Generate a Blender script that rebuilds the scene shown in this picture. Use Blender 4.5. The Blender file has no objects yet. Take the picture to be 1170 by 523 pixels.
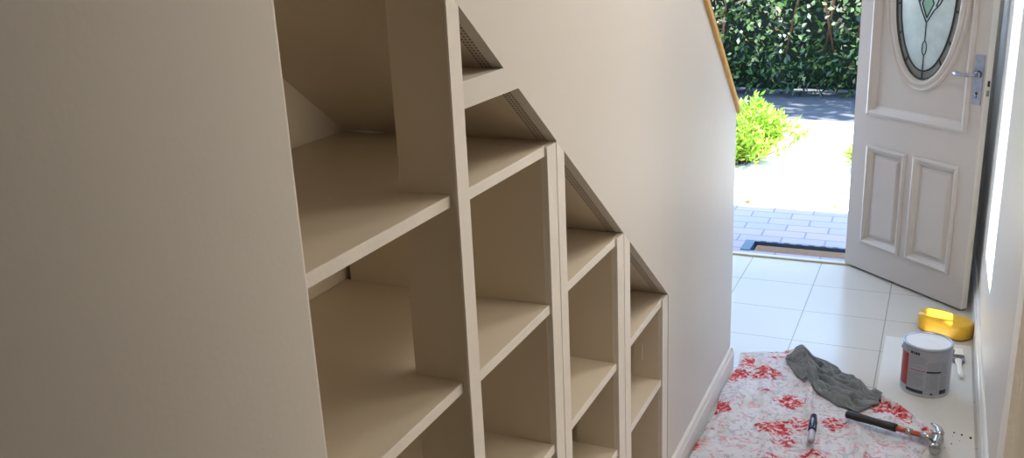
import bpy, bmesh, math, random
from mathutils import Vector, Matrix, noise
C = bpy.context.scene.collection
scene = bpy.context.scene
R_ = math.radians

# ---------------------------------------------------------------- camera, sky, sun, exposure
F_PX = 1056.38
yaw, pitch, roll = -0.441485, 0.302798, -0.0467181
fwd = Vector((math.sin(yaw)*math.cos(pitch), math.cos(yaw)*math.cos(pitch), -math.sin(pitch)))
rgt = Vector((math.cos(yaw), -math.sin(yaw), 0))
upv = rgt.cross(fwd)
r2 = math.cos(roll)*rgt + math.sin(roll)*upv
u2 = math.cos(roll)*upv - math.sin(roll)*rgt
cam = bpy.data.cameras.new('camera'); co = bpy.data.objects.new('camera', cam); C.objects.link(co)
M = Matrix((r2, u2, -fwd)).transposed().to_4x4(); M.translation = Vector((0.66, 0, 1.6401))
co.matrix_world = M
cam.sensor_fit = 'HORIZONTAL'; cam.sensor_width = 36; cam.lens = F_PX/1170*36
cam.clip_start = 0.02; cam.clip_end = 200
scene.camera = co

scene.view_settings.view_transform = 'Standard'; scene.view_settings.look = 'None'
scene.view_settings.gamma = 1; scene.view_settings.use_curve_mapping = False
scene.view_settings.exposure = 0.12

world = bpy.data.worlds.new('sky'); scene.world = world; world.use_nodes = True
wn = world.node_tree.nodes['Background']
wn.inputs[0].default_value = (0.42, 0.64, 1.0, 1); wn.inputs[1].default_value = 5.6

SUN_SLOPE = 2.9; SUN_Y = 0.30
sd = Vector((-1, SUN_Y, -SUN_SLOPE)).normalized()
sl = bpy.data.lights.new('sun', 'SUN'); sl.energy = 24; sl.angle = R_(0.6); sl.color = (1, 0.94, 0.82)
so = bpy.data.objects.new('sun', sl); C.objects.link(so)
so.rotation_euler = sd.to_track_quat('-Z', 'Y').to_euler(); so.location = (6, 2, 12)

def area(name, loc, direction, sx, sy, power, color):
    l = bpy.data.lights.new(name, 'AREA'); l.shape = 'RECTANGLE'; l.size = sx; l.size_y = sy
    l.energy = power; l.color = color
    o = bpy.data.objects.new(name, l); C.objects.link(o); o.location = loc
    o.rotation_euler = Vector(direction).to_track_quat('-Z', 'Z').to_euler()
    return o
# added lamp in the unseen side room, in place of daylight through its doorway
area('side_room_fill_light', (2.9, 1.75, 1.25), (-1, -0.1, 0.0), 1.1, 1.2, 19, (1.0, 0.90, 0.77))
# unseen fill lamp added to brighten the hall wall
area('hall_fill_light', (0.5, 2.6, 2.57), (0, 0, -1), 0.35, 0.35, 9, (1.0, 0.94, 0.87))
area('shelf_fill_light', (0.62, 1.85, 2.57), (-0.2, 0.25, -1), 0.4, 0.4, 5, (1.0, 0.92, 0.80))  # unseen fill lamp added to light the far shelf sides

# ---------------------------------------------------------------- materials
def new_mat(name):
    m = bpy.data.materials.new(name); m.use_nodes = True
    return m, m.node_tree, m.node_tree.nodes['Principled BSDF']
def N(t, kind, **kw):
    n = t.nodes.new(kind)
    for k, v in kw.items(): setattr(n, k, v)
    return n
def coords(t, scale=(1, 1, 1), rot=(0, 0, 0)):
    tc = N(t, 'ShaderNodeTexCoord'); mp = N(t, 'ShaderNodeMapping')
    mp.inputs['Scale'].default_value = scale; mp.inputs['Rotation'].default_value = rot
    t.links.new(tc.outputs['Object'], mp.inputs[0]); return mp.outputs[0]
def simple(name, col, rough=0.5, metal=0.0, noise_amt=0.0, noise_scale=30, bump=0.0, bump_scale=120, **kw):
    m, t, b = new_mat(name)
    b.inputs['Base Color'].default_value = (*col, 1); b.inputs['Roughness'].default_value = rough
    b.inputs['Metallic'].default_value = metal
    for k, v in kw.items(): b.inputs[k.replace('_', ' ')].default_value = v
    vec = coords(t)
    if noise_amt:
        n = N(t, 'ShaderNodeTexNoise'); n.inputs['Scale'].default_value = noise_scale; n.inputs['Detail'].default_value = 4
        t.links.new(vec, n.inputs['Vector'])
        mx = N(t, 'ShaderNodeMix', data_type='RGBA')
        mx.inputs[6].default_value = (*[c*(1-noise_amt) for c in col], 1)
        mx.inputs[7].default_value = (*[min(1, c*(1+noise_amt)) for c in col], 1)
        t.links.new(n.outputs['Fac'], mx.inputs[0]); t.links.new(mx.outputs[2], b.inputs['Base Color'])
    if bump:
        n2 = N(t, 'ShaderNodeTexNoise'); n2.inputs['Scale'].default_value = bump_scale; n2.inputs['Detail'].default_value = 3
        t.links.new(vec, n2.inputs['Vector'])
        bp = N(t, 'ShaderNodeBump'); bp.inputs['Strength'].default_value = bump; bp.inputs['Distance'].default_value = 0.002
        t.links.new(n2.outputs['Fac'], bp.inputs['Height']); t.links.new(bp.outputs[0], b.inputs['Normal'])
    return m
wall_m = simple('wall_paint', (0.73, 0.69, 0.635), 0.46, noise_amt=0.015, noise_scale=4, bump=0.12, bump_scale=120)
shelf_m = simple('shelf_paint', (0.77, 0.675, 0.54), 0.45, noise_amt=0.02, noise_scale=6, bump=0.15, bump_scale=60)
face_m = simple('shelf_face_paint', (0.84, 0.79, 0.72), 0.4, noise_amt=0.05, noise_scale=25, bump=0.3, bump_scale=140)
trim_m = simple('trim_gloss_paint', (0.80, 0.78, 0.73), 0.3, noise_amt=0.02, noise_scale=12)
ceil_m = simple('ceiling_paint', (0.78, 0.76, 0.72), 0.8)
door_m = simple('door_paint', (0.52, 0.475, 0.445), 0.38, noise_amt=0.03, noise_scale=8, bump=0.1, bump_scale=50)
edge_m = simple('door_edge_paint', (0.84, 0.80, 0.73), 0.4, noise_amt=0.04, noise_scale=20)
white_m = simple('white_gloss_frame', (0.86, 0.86, 0.85), 0.3)
chrome_m = simple('satin_chrome', (0.33, 0.345, 0.41), 0.28, 1.0, noise_amt=0.2, noise_scale=60)
steel_m = simple('polished_steel', (0.42, 0.40, 0.38), 0.22, 1.0, noise_amt=0.25, noise_scale=60)
dark_m = simple('dark_void', (0.03, 0.028, 0.025), 0.6)
lead_m = simple('lead_came', (0.035, 0.045, 0.045), 0.45, 0.4)
timber_m = simple('varnished_timber', (0.88, 0.50, 0.13), 0.3, noise_amt=0.2, noise_scale=14)
rubber_m = simple('black_rubber', (0.012, 0.011, 0.011), 0.5, noise_amt=0.3)
orange_m = simple('orange_fibreglass', (0.42, 0.07, 0.025), 0.35, noise_amt=0.3, noise_scale=70)
ply_m = simple('white_board', (0.66, 0.64, 0.60), 0.42, noise_amt=0.04, noise_scale=9)
conc_m = simple('pale_gravel', (0.74, 0.71, 0.64), 0.9, noise_amt=0.12, noise_scale=25, bump=0.6, bump_scale=40)
road_m = simple('asphalt', (0.065, 0.07, 0.085), 0.85, noise_amt=0.25, noise_scale=30, bump=0.6, bump_scale=80)

casing_thr_m = simple('threshold_cream', (0.50, 0.46, 0.34), 0.45)
def tile_mat():
    m, t, b = new_mat('floor_tiles')
    tc = N(t, 'ShaderNodeTexCoord'); mp = N(t, 'ShaderNodeMapping')
    mp.inputs['Location'].default_value = (-0.188, -3.672, 0)
    t.links.new(tc.outputs['Object'], mp.inputs[0])
    br = N(t, 'ShaderNodeTexBrick'); br.offset = 0; br.squash = 1
    br.inputs['Scale'].default_value = 1; br.inputs['Mortar Size'].default_value = 0.0022
    br.inputs['Brick Width'].default_value = 0.3425; br.inputs['Row Height'].default_value = 0.3335
    br.inputs['Mortar Smooth'].default_value = 0.1; br.inputs['Bias'].default_value = 0
    br.inputs['Color1'].default_value = (0.57, 0.535, 0.48, 1); br.inputs['Color2'].default_value = (0.555, 0.52, 0.465, 1)
    br.inputs['Mortar'].default_value = (0.33, 0.30, 0.27, 1)
    t.links.new(mp.outputs[0], br.inputs['Vector'])
    n = N(t, 'ShaderNodeTexNoise'); n.inputs['Scale'].default_value = 3
    t.links.new(mp.outputs[0], n.inputs['Vector'])
    t.links.new(br.outputs['Color'], b.inputs['Base Color'])
    mr = N(t, 'ShaderNodeMapRange'); mr.inputs['To Min'].default_value = 0.16; mr.inputs['To Max'].default_value = 0.30
    t.links.new(n.outputs['Fac'], mr.inputs[0]); t.links.new(mr.outputs[0], b.inputs['Roughness'])
    bp = N(t, 'ShaderNodeBump'); bp.invert = True; bp.inputs['Strength'].default_value = 0.5; bp.inputs['Distance'].default_value = 0.002
    t.links.new(br.outputs['Fac'], bp.inputs['Height']); t.links.new(bp.outputs[0], b.inputs['Normal'])
    return m
tile_m = tile_mat()

def brick_mat():
    m, t, b = new_mat('brick_pavers')
    tc = N(t, 'ShaderNodeTexCoord'); mp = N(t, 'ShaderNodeMapping')
    mp.inputs['Location'].default_value = (0.05, -4.70, 0); mp.inputs['Rotation'].default_value = (0, 0, R_(-1.5))
    t.links.new(tc.outputs['Object'], mp.inputs[0])
    br = N(t, 'ShaderNodeTexBrick'); br.offset = 0.5
    br.inputs['Scale'].default_value = 1; br.inputs['Mortar Size'].default_value = 0.005
    br.inputs['Brick Width'].default_value = 0.23; br.inputs['Row Height'].default_value = 0.118
    br.inputs['Color1'].default_value = (0.34, 0.28, 0.33, 1); br.inputs['Color2'].default_value = (0.28, 0.265, 0.34, 1)
    br.inputs['Mortar'].default_value = (0.19, 0.17, 0.22, 1)
    t.links.new(mp.outputs[0], br.inputs['Vector']); t.links.new(br.outputs['Color'], b.inputs['Base Color'])
    b.inputs['Roughness'].default_value = 0.75
    bp = N(t, 'ShaderNodeBump'); bp.invert = True; bp.inputs['Strength'].default_value = 0.7; bp.inputs['Distance'].default_value = 0.004
    t.links.new(br.outputs['Fac'], bp.inputs['Height']); t.links.new(bp.outputs[0], b.inputs['Normal'])
    return m
brick_m = brick_mat()

def leaf_mat(name, ramp, rough=0.35, trans=0.25):
    m, t, b = new_mat(name)
    g = N(t, 'ShaderNodeNewGeometry'); cr = N(t, 'ShaderNodeValToRGB')
    el = cr.color_ramp.elements
    el[0].position, el[0].color = ramp[0][0], (*ramp[0][1], 1)
    el[1].position, el[1].color = ramp[-1][0], (*ramp[-1][1], 1)
    for p, c in ramp[1:-1]:
        e = el.new(p); e.color = (*c, 1)
    t.links.new(g.outputs['Random Per Island'], cr.inputs[0])
    t.links.new(cr.outputs[0], b.inputs['Base Color']); b.inputs['Roughness'].default_value = rough
    tr = N(t, 'ShaderNodeBsdfTranslucent'); mx = N(t, 'ShaderNodeMixShader'); mx.inputs[0].default_value = trans
    t.links.new(cr.outputs[0], tr.inputs[0])
    out = t.nodes['Material Output']
    t.links.new(b.outputs[0], mx.inputs[1]); t.links.new(tr.outputs[0], mx.inputs[2]); t.links.new(mx.outputs[0], out.inputs[0])
    return m
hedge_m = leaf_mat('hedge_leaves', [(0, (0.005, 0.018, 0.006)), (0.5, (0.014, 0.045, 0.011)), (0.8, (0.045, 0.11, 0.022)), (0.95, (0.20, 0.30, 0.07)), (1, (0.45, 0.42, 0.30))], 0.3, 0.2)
bush_m = leaf_mat('bush_leaves', [(0, (0.14, 0.30, 0.02)), (0.5, (0.26, 0.46, 0.035)), (1, (0.50, 0.62, 0.12))], 0.45, 0.35)
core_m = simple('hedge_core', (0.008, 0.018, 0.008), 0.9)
bark_m = simple('bark', (0.11, 0.05, 0.03), 0.85, noise_amt=0.4, noise_scale=20)

def glass_mat(name, col=(1, 1, 1), rough=0.0):
    m, t, b = new_mat(name)
    b.inputs['Base Color'].default_value = (*col, 1); b.inputs['Transmission Weight'].default_value = 1
    b.inputs['Roughness'].default_value = rough; b.inputs['IOR'].default_value = 1.45
    return m
def pane_mat():
    m, t, b = new_mat('window_glass')
    out = t.nodes['Material Output']
    tr = N(t, 'ShaderNodeBsdfTransparent'); gl = N(t, 'ShaderNodeBsdfGlossy'); gl.inputs['Roughness'].default_value = 0.02
    mx = N(t, 'ShaderNodeMixShader'); mx.inputs[0].default_value = 0.06
    t.links.new(tr.outputs[0], mx.inputs[1]); t.links.new(gl.outputs[0], mx.inputs[2]); t.links.new(mx.outputs[0], out.inputs[0])
    return m
pane_m = pane_mat()
def frosted(name, col, trans):
    m, t, b = new_mat(name)
    vec = coords(t)
    n = N(t, 'ShaderNodeTexNoise'); n.inputs['Scale'].default_value = 22; n.inputs['Detail'].default_value = 5
    t.links.new(vec, n.inputs['Vector'])
    mx0 = N(t, 'ShaderNodeMix', data_type='RGBA')
    mx0.inputs[6].default_value = (*[c*0.72 for c in col], 1); mx0.inputs[7].default_value = (*[min(1, c*1.15) for c in col], 1)
    t.links.new(n.outputs['Fac'], mx0.inputs[0]); t.links.new(mx0.outputs[2], b.inputs['Base Color'])
    b.inputs['Roughness'].default_value = 0.25
    tr = N(t, 'ShaderNodeBsdfTranslucent'); t.links.new(mx0.outputs[2], tr.inputs[0])
    mx = N(t, 'ShaderNodeMixShader'); mx.inputs[0].default_value = trans
    out = t.nodes['Material Output']
    t.links.new(b.outputs[0], mx.inputs[1]); t.links.new(tr.outputs[0], mx.inputs[2]); t.links.new(mx.outputs[0], out.inputs[0])
    bp = N(t, 'ShaderNodeBump'); bp.inputs['Strength'].default_value = 0.4; bp.inputs['Distance'].default_value = 0.003
    t.links.new(n.outputs['Fac'], bp.inputs['Height']); t.links.new(bp.outputs[0], b.inputs['Normal'])
    return m
frost_m = frosted('frosted_glass', (0.84, 0.90, 0.84), 0.7)
border_glass_m = frosted('grey_textured_glass', (0.40, 0.41, 0.38), 0.4)
green_glass_m = frosted('green_glass', (0.58, 0.82, 0.70), 0.6)

def bead_mat():       # perforated metal corner bead showing through the paint: two rows of punched holes
    m, t, b = new_mat('perforated_bead')
    tc = N(t, 'ShaderNodeTexCoord'); mp = N(t, 'ShaderNodeMapping')
    mp.inputs['Scale'].default_value = (1/0.0085, 1/0.0085, 1)
    t.links.new(tc.outputs['UV'], mp.inputs[0])
    vf = N(t, 'ShaderNodeVectorMath', operation='FRACTION'); t.links.new(mp.outputs[0], vf.inputs[0])
    vs = N(t, 'ShaderNodeVectorMath', operation='SUBTRACT'); vs.inputs[1].default_value = (0.5, 0.5, 0)
    t.links.new(vf.outputs[0], vs.inputs[0])
    ln = N(t, 'ShaderNodeVectorMath', operation='LENGTH'); t.links.new(vs.outputs[0], ln.inputs[0])
    lt = N(t, 'ShaderNodeMath', operation='LESS_THAN'); lt.inputs[1].default_value = 0.27
    t.links.new(ln.outputs['Value'], lt.inputs[0])
    mx = N(t, 'ShaderNodeMix', data_type='RGBA')
    mx.inputs[6].default_value = (0.60, 0.53, 0.45, 1); mx.inputs[7].default_value = (0.13, 0.10, 0.08, 1)
    t.links.new(lt.outputs[0], mx.inputs[0]); t.links.new(mx.outputs[2], b.inputs['Base Color'])
    b.inputs['Roughness'].default_value = 0.6
    return m
bead_m = bead_mat()

def cloth_mat():
    m, t, b = new_mat('floral_cotton')
    vec = coords(t)
    def noise_(scale, detail=3, dist=0.0):
        n = N(t, 'ShaderNodeTexNoise'); n.inputs['Scale'].default_value = scale; n.inputs['Detail'].default_value = detail
        n.inputs['Distortion'].default_value = dist*0.5; t.links.new(vec, n.inputs['Vector']); return n
    def ramp(src, a, bb):
        mr = N(t, 'ShaderNodeMapRange'); mr.inputs['From Min'].default_value = a; mr.inputs['From Max'].default_value = bb
        t.links.new(src, mr.inputs[0]); return mr.outputs[0]
    def mul(a, c):
        x = N(t, 'ShaderNodeMath', operation='MULTIPLY'); x.use_clamp = True; t.links.new(a, x.inputs[0])
        if isinstance(c, (int, float)): x.inputs[1].default_value = c
        else: t.links.new(c, x.inputs[1])
        return x.outputs[0]
    def mix(fac, a, c):
        x = N(t, 'ShaderNodeMix', data_type='RGBA'); t.links.new(fac, x.inputs[0])
        if isinstance(a, tuple): x.inputs[6].default_value = (*a, 1)
        else: t.links.new(a, x.inputs[6])
        if isinstance(c, tuple): x.inputs[7].default_value = (*c, 1)
        else: t.links.new(c, x.inputs[7])
        return x.outputs[2]
    # warped coordinates
    w = noise_(30, 3); vm = N(t, 'ShaderNodeVectorMath', operation='SCALE'); vm.inputs['Scale'].default_value = 0.06
    t.links.new(w.outputs['Color'], vm.inputs[0])
    va = N(t, 'ShaderNodeVectorMath', operation='ADD'); t.links.new(vec, va.inputs[0]); t.links.new(vm.outputs[0], va.inputs[1])
    v = N(t, 'ShaderNodeTexVoronoi'); v.inputs['Scale'].default_value = 7.2; v.inputs['Randomness'].default_value = 1
    t.links.new(va.outputs[0], v.inputs['Vector'])
    spots = ramp(v.outputs['Distance'], 0.50, 0.14)          # 1 in a flower's middle
    sep = N(t, 'ShaderNodeSeparateColor'); t.links.new(v.outputs['Color'], sep.inputs[0])
    pick = ramp(sep.outputs[0], 0.05, 0.1)                     # only some cells flower
    petals = noise_(60, 4, 1.2)
    pm = ramp(petals.outputs['Fac'], 0.40, 0.56)
    flower = mul(mul(spots, pick), pm); flower = ramp(flower, 0.06, 0.32)
    pale = noise_(9, 3, 0.6); palef = mul(ramp(pale.outputs['Fac'], 0.50, 0.62), 0.5)
    leafn = noise_(46, 4, 2.2); leaff = mul(ramp(leafn.outputs['Fac'], 0.55, 0.60), 0.65)
    pinkn = noise_(34, 4, 2.5); pinkf = mul(ramp(pinkn.outputs['Fac'], 0.56, 0.64), 0.6)
    c = mix(palef, (0.74, 0.73, 0.78), (0.60, 0.60, 0.55))
    c = mix(leaff, c, (0.42, 0.42, 0.50))
    c = mix(pinkf, c, (0.72, 0.22, 0.25))
    deep = mix(ramp(petals.outputs['Fac'], 0.50, 0.60), (0.74, 0.14, 0.13), (0.40, 0.012, 0.03))
    c = mix(flower, c, deep)
    t.links.new(c, b.inputs['Base Color']); b.inputs['Roughness'].default_value = 0.9
    return m
cloth_m = cloth_mat()
rag_m = simple('grey_rag_cotton', (0.24, 0.265, 0.285), 0.95, noise_amt=0.3, noise_scale=45, bump=0.6, bump_scale=300)
sponge_m = simple('yellow_sponge', (0.74, 0.43, 0.02), 0.4, noise_amt=0.15, noise_scale=70, bump=0.5, bump_scale=260, Coat_Weight=0.2)
can_m = simple('tin_can', (0.55, 0.58, 0.62), 0.35, 0.6)
rim_m = simple('tin_rim', (0.42, 0.46, 0.50), 0.3, 0.8)
paint_m = simple('white_paint_film', (0.78, 0.80, 0.84), 0.35, noise_amt=0.05, noise_scale=30, bump=0.6, bump_scale=25)
label_m = simple('label_paper', (0.42, 0.43, 0.47), 0.4, noise_amt=0.05, noise_scale=50)
red_m = simple('label_red', (0.40, 0.035, 0.03), 0.4)
navy_m = simple('label_navy', (0.02, 0.025, 0.05), 0.4)
ink_m = simple('label_grey_ink', (0.26, 0.27, 0.31), 0.5)
cap_m = simple('navy_plastic', (0.012, 0.012, 0.05), 0.15)
clear_m = simple('translucent_plastic', (0.62, 0.60, 0.68), 0.2, Transmission_Weight=0.35)
mat_m = simple('coir_mat', (0.20, 0.11, 0.06), 0.95, noise_amt=0.3, noise_scale=60, bump=1.0, bump_scale=200)
mat_edge_m = simple('mat_frame_metal', (0.05, 0.10, 0.17), 0.5)
plast_m = simple('white_plastic', (0.80, 0.77, 0.70), 0.35)

# ---------------------------------------------------------------- helpers
def link(name, bm, mat, parent=None, smooth=False, bevel=0.0):
    me = bpy.data.meshes.new(name)
    bmesh.ops.recalc_face_normals(bm, faces=bm.faces[:])
    bm.to_mesh(me); bm.free()
    o = bpy.data.objects.new(name, me); C.objects.link(o)
    if isinstance(mat, (list, tuple)):
        for m in mat: me.materials.append(m)
    else: me.materials.append(mat)
    if smooth:
        for p in me.polygons: p.use_smooth = True
    if bevel:
        md = o.modifiers.new('bevel', 'BEVEL'); md.width = bevel; md.segments = 2; md.limit_method = 'ANGLE'; md.angle_limit = R_(40)
    if parent: o.parent = parent
    return o
def box(bm, x0, x1, y0, y1, z0, z1):
    v = [bm.verts.new(p) for p in ((x0,y0,z0),(x1,y0,z0),(x1,y1,z0),(x0,y1,z0),(x0,y0,z1),(x1,y0,z1),(x1,y1,z1),(x0,y1,z1))]
    for f in ((0,3,2,1),(4,5,6,7),(0,1,5,4),(1,2,6,5),(2,3,7,6),(3,0,4,7)): bm.faces.new([v[i] for i in f])
def prism_x(bm, pts, x0, x1):      # polygon in (y,z), extruded along x
    a = [bm.verts.new((x0, y, z)) for y, z in pts]; b = [bm.verts.new((x1, y, z)) for y, z in pts]
    bm.faces.new(a[::-1]); bm.faces.new(b)
    n = len(pts)
    for i in range(n): bm.faces.new([a[i], a[(i+1) % n], b[(i+1) % n], b[i]])
def B(*boxes):
    bm = bmesh.new()
    for q in boxes: box(bm, *q)
    return bm
def tag(o, label=None, cat=None, group=None, kind=None):
    if label: o['label'] = label
    if cat: o['category'] = cat
    if group: o['group'] = group
    if kind: o['kind'] = kind
    return o
def struct(name, bm, mat, **kw):
    o = link(name, bm, mat, **kw); o['kind'] = 'structure'; return o
def empty(name, loc=(0, 0, 0), rz=0.0):
    o = bpy.data.objects.new(name, None); C.objects.link(o); o.location = loc; o.rotation_euler = (0, 0, rz)
    o.empty_display_size = 0.05
    return o
def tube(bm, pts, rad, seg=16, cap=True, squash=None):
    pts = [Vector(p) for p in pts]
    if isinstance(rad, (int, float)): rad = [rad]*len(pts)
    rings = []
    prev = None
    for i, p in enumerate(pts):
        d = (pts[min(i+1, len(pts)-1)]-pts[max(i-1, 0)]).normalized()
        if prev is None:
            a = d.cross(Vector((0, 0, 1)))
            if a.length < 1e-3: a = d.cross(Vector((0, 1, 0)))
            a.normalize()
        else:
            a = (prev-d*prev.dot(d)).normalized()
        prev = a; b = d.cross(a)
        sq = squash or (1, 1)
        rings.append([bm.verts.new(p+rad[i]*(math.cos(2*math.pi*k/seg)*a*sq[0]+math.sin(2*math.pi*k/seg)*b*sq[1])) for k in range(seg)])
    for r0, r1 in zip(rings, rings[1:]):
        for k in range(seg): bm.faces.new([r0[k], r0[(k+1) % seg], r1[(k+1) % seg], r1[k]])
    if cap: bm.faces.new(rings[0][::-1]); bm.faces.new(rings[-1])
def lathe(bm, prof, seg=48, c=(0, 0)):
    rings = [[bm.verts.new((c[0]+r*math.cos(2*math.pi*k/seg), c[1]+r*math.sin(2*math.pi*k/seg), z)) for k in range(seg)] for r, z in prof]
    for r0, r1 in zip(rings, rings[1:]):
        for k in range(seg): bm.faces.new([r0[k], r0[(k+1) % seg], r1[(k+1) % seg], r1[k]])
    return rings

# ================================================================ THE SETTING
WX = 0.885                      # right wall face
YF = 4.70                       # front wall inner face
def zs(y): return 0.653+0.765*(2.42-y)     # underside of the stairs
# floor
struct('floor', B((-1.0, 3.2, -1.5, YF-0.02, -0.12, 0.0)), tile_m)
struct('threshold_trim_1', B((-0.60, 0.40, 4.665, 4.70, -0.05, 0.010)), casing_thr_m, bevel=0.003).name = 'trim_1'
struct('ceiling', B((-1.1, 1.0, -1.6, 4.85, 2.6, 2.7), (1.0, 3.3, -0.6, 2.5, 2.6, 2.7)), ceil_m)
# understair wall with the shelf openings
bm = bmesh.new()
prism_x(bm, [(-1.5, 0), (0.82, 0), (0.82, zs(0.82)), (0.82, 2.6), (-1.5, 2.6)], -0.03, 0)
prism_x(bm, [(0.82, zs(0.82)), (2.43, zs(2.43)), (2.43, 0), (3.34, 0), (3.34, 1.015), (1.36, 2.6), (0.82, 2.6)], -0.03, 0)
yt, yb = 2.42-(1.438-0.653)/0.765, 2.42-(1.396-0.653)/0.765
prism_x(bm, [(1.246, 1.396), (yb, 1.396), (yt, 1.438), (1.246, 1.438)], -0.018, 0)
struct('wall_left', bm, wall_m)
# rounded pale arris of the near opening edge
bm = bmesh.new(); tube(bm, [(-0.004, 0.8215, 0.1), (-0.004, 0.8215, zs(0.82)-0.002)], 0.0042, 10)
struct('trim_2', bm, face_m, smooth=True)
# timber capping on the sloping wall top
bm = bmesh.new()
sl_ = (2.6-1.015)/(3.34-1.36)
prism_x(bm, [(3.349, 1.004), (3.349, 1.030), (1.385, 2.6), (1.345, 2.6)], -0.036, 0.012)
tm = struct('trim_3', bm, timber_m, bevel=0.002)
# baseboards
def skirting(name, x0, x1, y0, y1, h, side):
    bm = bmesh.new()
    s = 1 if side > 0 else -1
    prof = [(0, 0), (0.015, 0), (0.015, h*0.72), (0.011, h*0.80), (0.009, h*0.95), (0.005, h), (0, h)]
    a = [bm.verts.new((x0+s*px, y0, z)) for px, z in prof]; b = [bm.verts.new((x0+s*px, y1, z)) for px, z in prof]
    bm.faces.new(a); bm.faces.new(b[::-1])
    for i in range(len(prof)): bm.faces.new([a[i], a[(i+1) % len(prof)], b[(i+1) % len(prof)], b[i]])
    return struct(name, bm, trim_m)
skirting('baseboard_left', 0, 0, -1.5, 3.345, 0.085, 1)
skirting('baseboard_right', WX, 0, 2.35, 4.69, 0.11, -1)
# right wall: window opening y 3.52-3.97 z 0.355-2.0, side doorway y 1.0-2.22 z 0-2.05
W0, W1, WS, WT = 3.50, 3.96, 0.35, 2.0
xo = WX+0.11
struct('wall_right', B((WX, xo, -1.5, 1.0, 0, 2.6), (WX, xo, 1.0, 2.22, 2.05, 2.6), (WX, xo, 2.22, W0, 0, 2.6),
       (WX, xo, W0, W1, 0, WS), (WX, xo, W0, W1, WT, 2.6), (WX, xo, W1, 4.85, 0, 2.6)), wall_m)
struct('wall_front', B((-1.1, -0.56, YF, YF+0.1, -0.1, 2.6), (-0.56, 0.36, YF, YF+0.1, 2.10, 2.6), (0.36, 0.44, YF, YF+0.1, -0.1, 2.6),
       (0.44, 0.78, YF, YF+0.1, -0.1, 1.10), (0.44, 0.78, YF, YF+0.1, 2.05, 2.6), (0.78, WX+0.0, YF, YF+0.1, -0.1, 2.6)), wall_m)
struct('wall_back', B((-1.1, xo, -1.6, -1.5, 0, 2.6)), wall_m)
struct('wall_outer', B((-1.1, -1.0, -1.5, YF, -0.1, 2.6)), wall_m)
# side room beyond the right doorway
struct('wall_side', B((xo, 3.2, 2.4, 2.5, 0, 2.6), (xo, 3.2, -0.6, -0.5, 0, 2.6), (3.1, 3.2, -0.5, 2.4, 0, 2.6)), wall_m)
# window reveal lining + frame + mullion + pane
wf = empty('window_1', (xo-0.03, (W0+W1)/2, WS)); wf['kind'] = 'structure'
def loc_box(e, *bs):
    l = e.location
    return B(*[(a-l.x, b-l.x, c-l.y, d-l.y, f-l.z, g-l.z) for a, b, c, d, f, g in bs])
link('window_frame', loc_box(wf, (xo-0.045, xo-0.005, W0, W0+0.025, WS, WT), (xo-0.045, xo-0.005, W1-0.012, W1, WS, WT),
     (xo-0.045, xo-0.005, W0+0.025, W1-0.012, WS, WS+0.018), (xo-0.045, xo-0.005, W0+0.025, W1-0.012, WT-0.02, WT)), white_m, wf)
link('glazing_bar', loc_box(wf, (xo-0.038, xo-0.012, 3.836, 3.846, WS+0.018, WT-0.02)), white_m, wf)
link('pane', loc_box(wf, (xo-0.027, xo-0.023, W0+0.02, W1-0.01, WS+0.01, WT-0.01)), pane_m, wf)
bm = B((WX-0.001, xo-0.045, W1-0.004, W1+0.0005, WS, WT), (WX-0.001, xo-0.045, W0+0.0005, W1-0.004, WS-0.002, WS+0.004))
struct('trim_4', bm, white_m)
# high sidelight behind the open door
w2 = empty('window_2', (0.61, YF+0.05, 1.1)); w2['kind'] = 'structure'
link('window_frame', loc_box(w2, (0.44, 0.47, YF+0.02, YF+0.08, 1.10, 2.05), (0.75, 0.78, YF+0.02, YF+0.08, 1.10, 2.05),
     (0.47, 0.75, YF+0.02, YF+0.08, 1.10, 1.13), (0.47, 0.75, YF+0.02, YF+0.08, 2.02, 2.05)), white_m, w2)
link('pane', loc_box(w2, (0.46, 0.76, YF+0.048, YF+0.052, 1.12, 2.03)), pane_m, w2)
# door frame of the front doorway
struct('trim_5', B((-0.56, -0.52, YF-0.02, YF+0.1, 0, 2.10), (0.334, 0.36, YF+0.012, YF+0.1, 0, 2.10), (-0.52, 0.334, YF-0.01, YF+0.1, 2.06, 2.10)), trim_m, bevel=0.003)
# casing of the side doorway, its paint chipped low down
bm = bmesh.new()
prism_x(bm, [(2.20, 0.0), (2.335, 0.0), (2.345, 0.30), (2.36, 0.36), (2.352, 0.40), (2.362, 0.43), (2.335, 0.50), (2.33, 0.62), (2.33, 2.12), (2.20, 2.12)], WX-0.016, WX+0.002)
box(bm, WX-0.012, WX+0.002, 0.90, 2.20, 2.05, 2.12); box(bm, WX-0.012, WX+0.002, 0.90, 1.0, 0, 2.05)
casing_m = simple('chipped_casing_paint', (0.90, 0.86, 0.78), 0.5, noise_amt=0.1, noise_scale=60, bump=1.0, bump_scale=60)
struct('trim_6', bm, casing_m)
# the stairs on the far side of the wall
bm = bmesh.new()
pts = []
nst = 13; y = 3.55; z = 0.0
pts.append((y, 0.0))
for i in range(nst):
    pts.append((y, (i+1)*0.18)); y -= 0.235; pts.append((y, (i+1)*0.18))
pts.append((y, zs(y)+0.03)); pts.append((3.1, zs(3.1)+0.03+0.10)); pts.append((3.2, 0.0))
prism_x(bm, pts, -0.99, -0.06)
struct('stairs', bm, timber_m)

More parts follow.
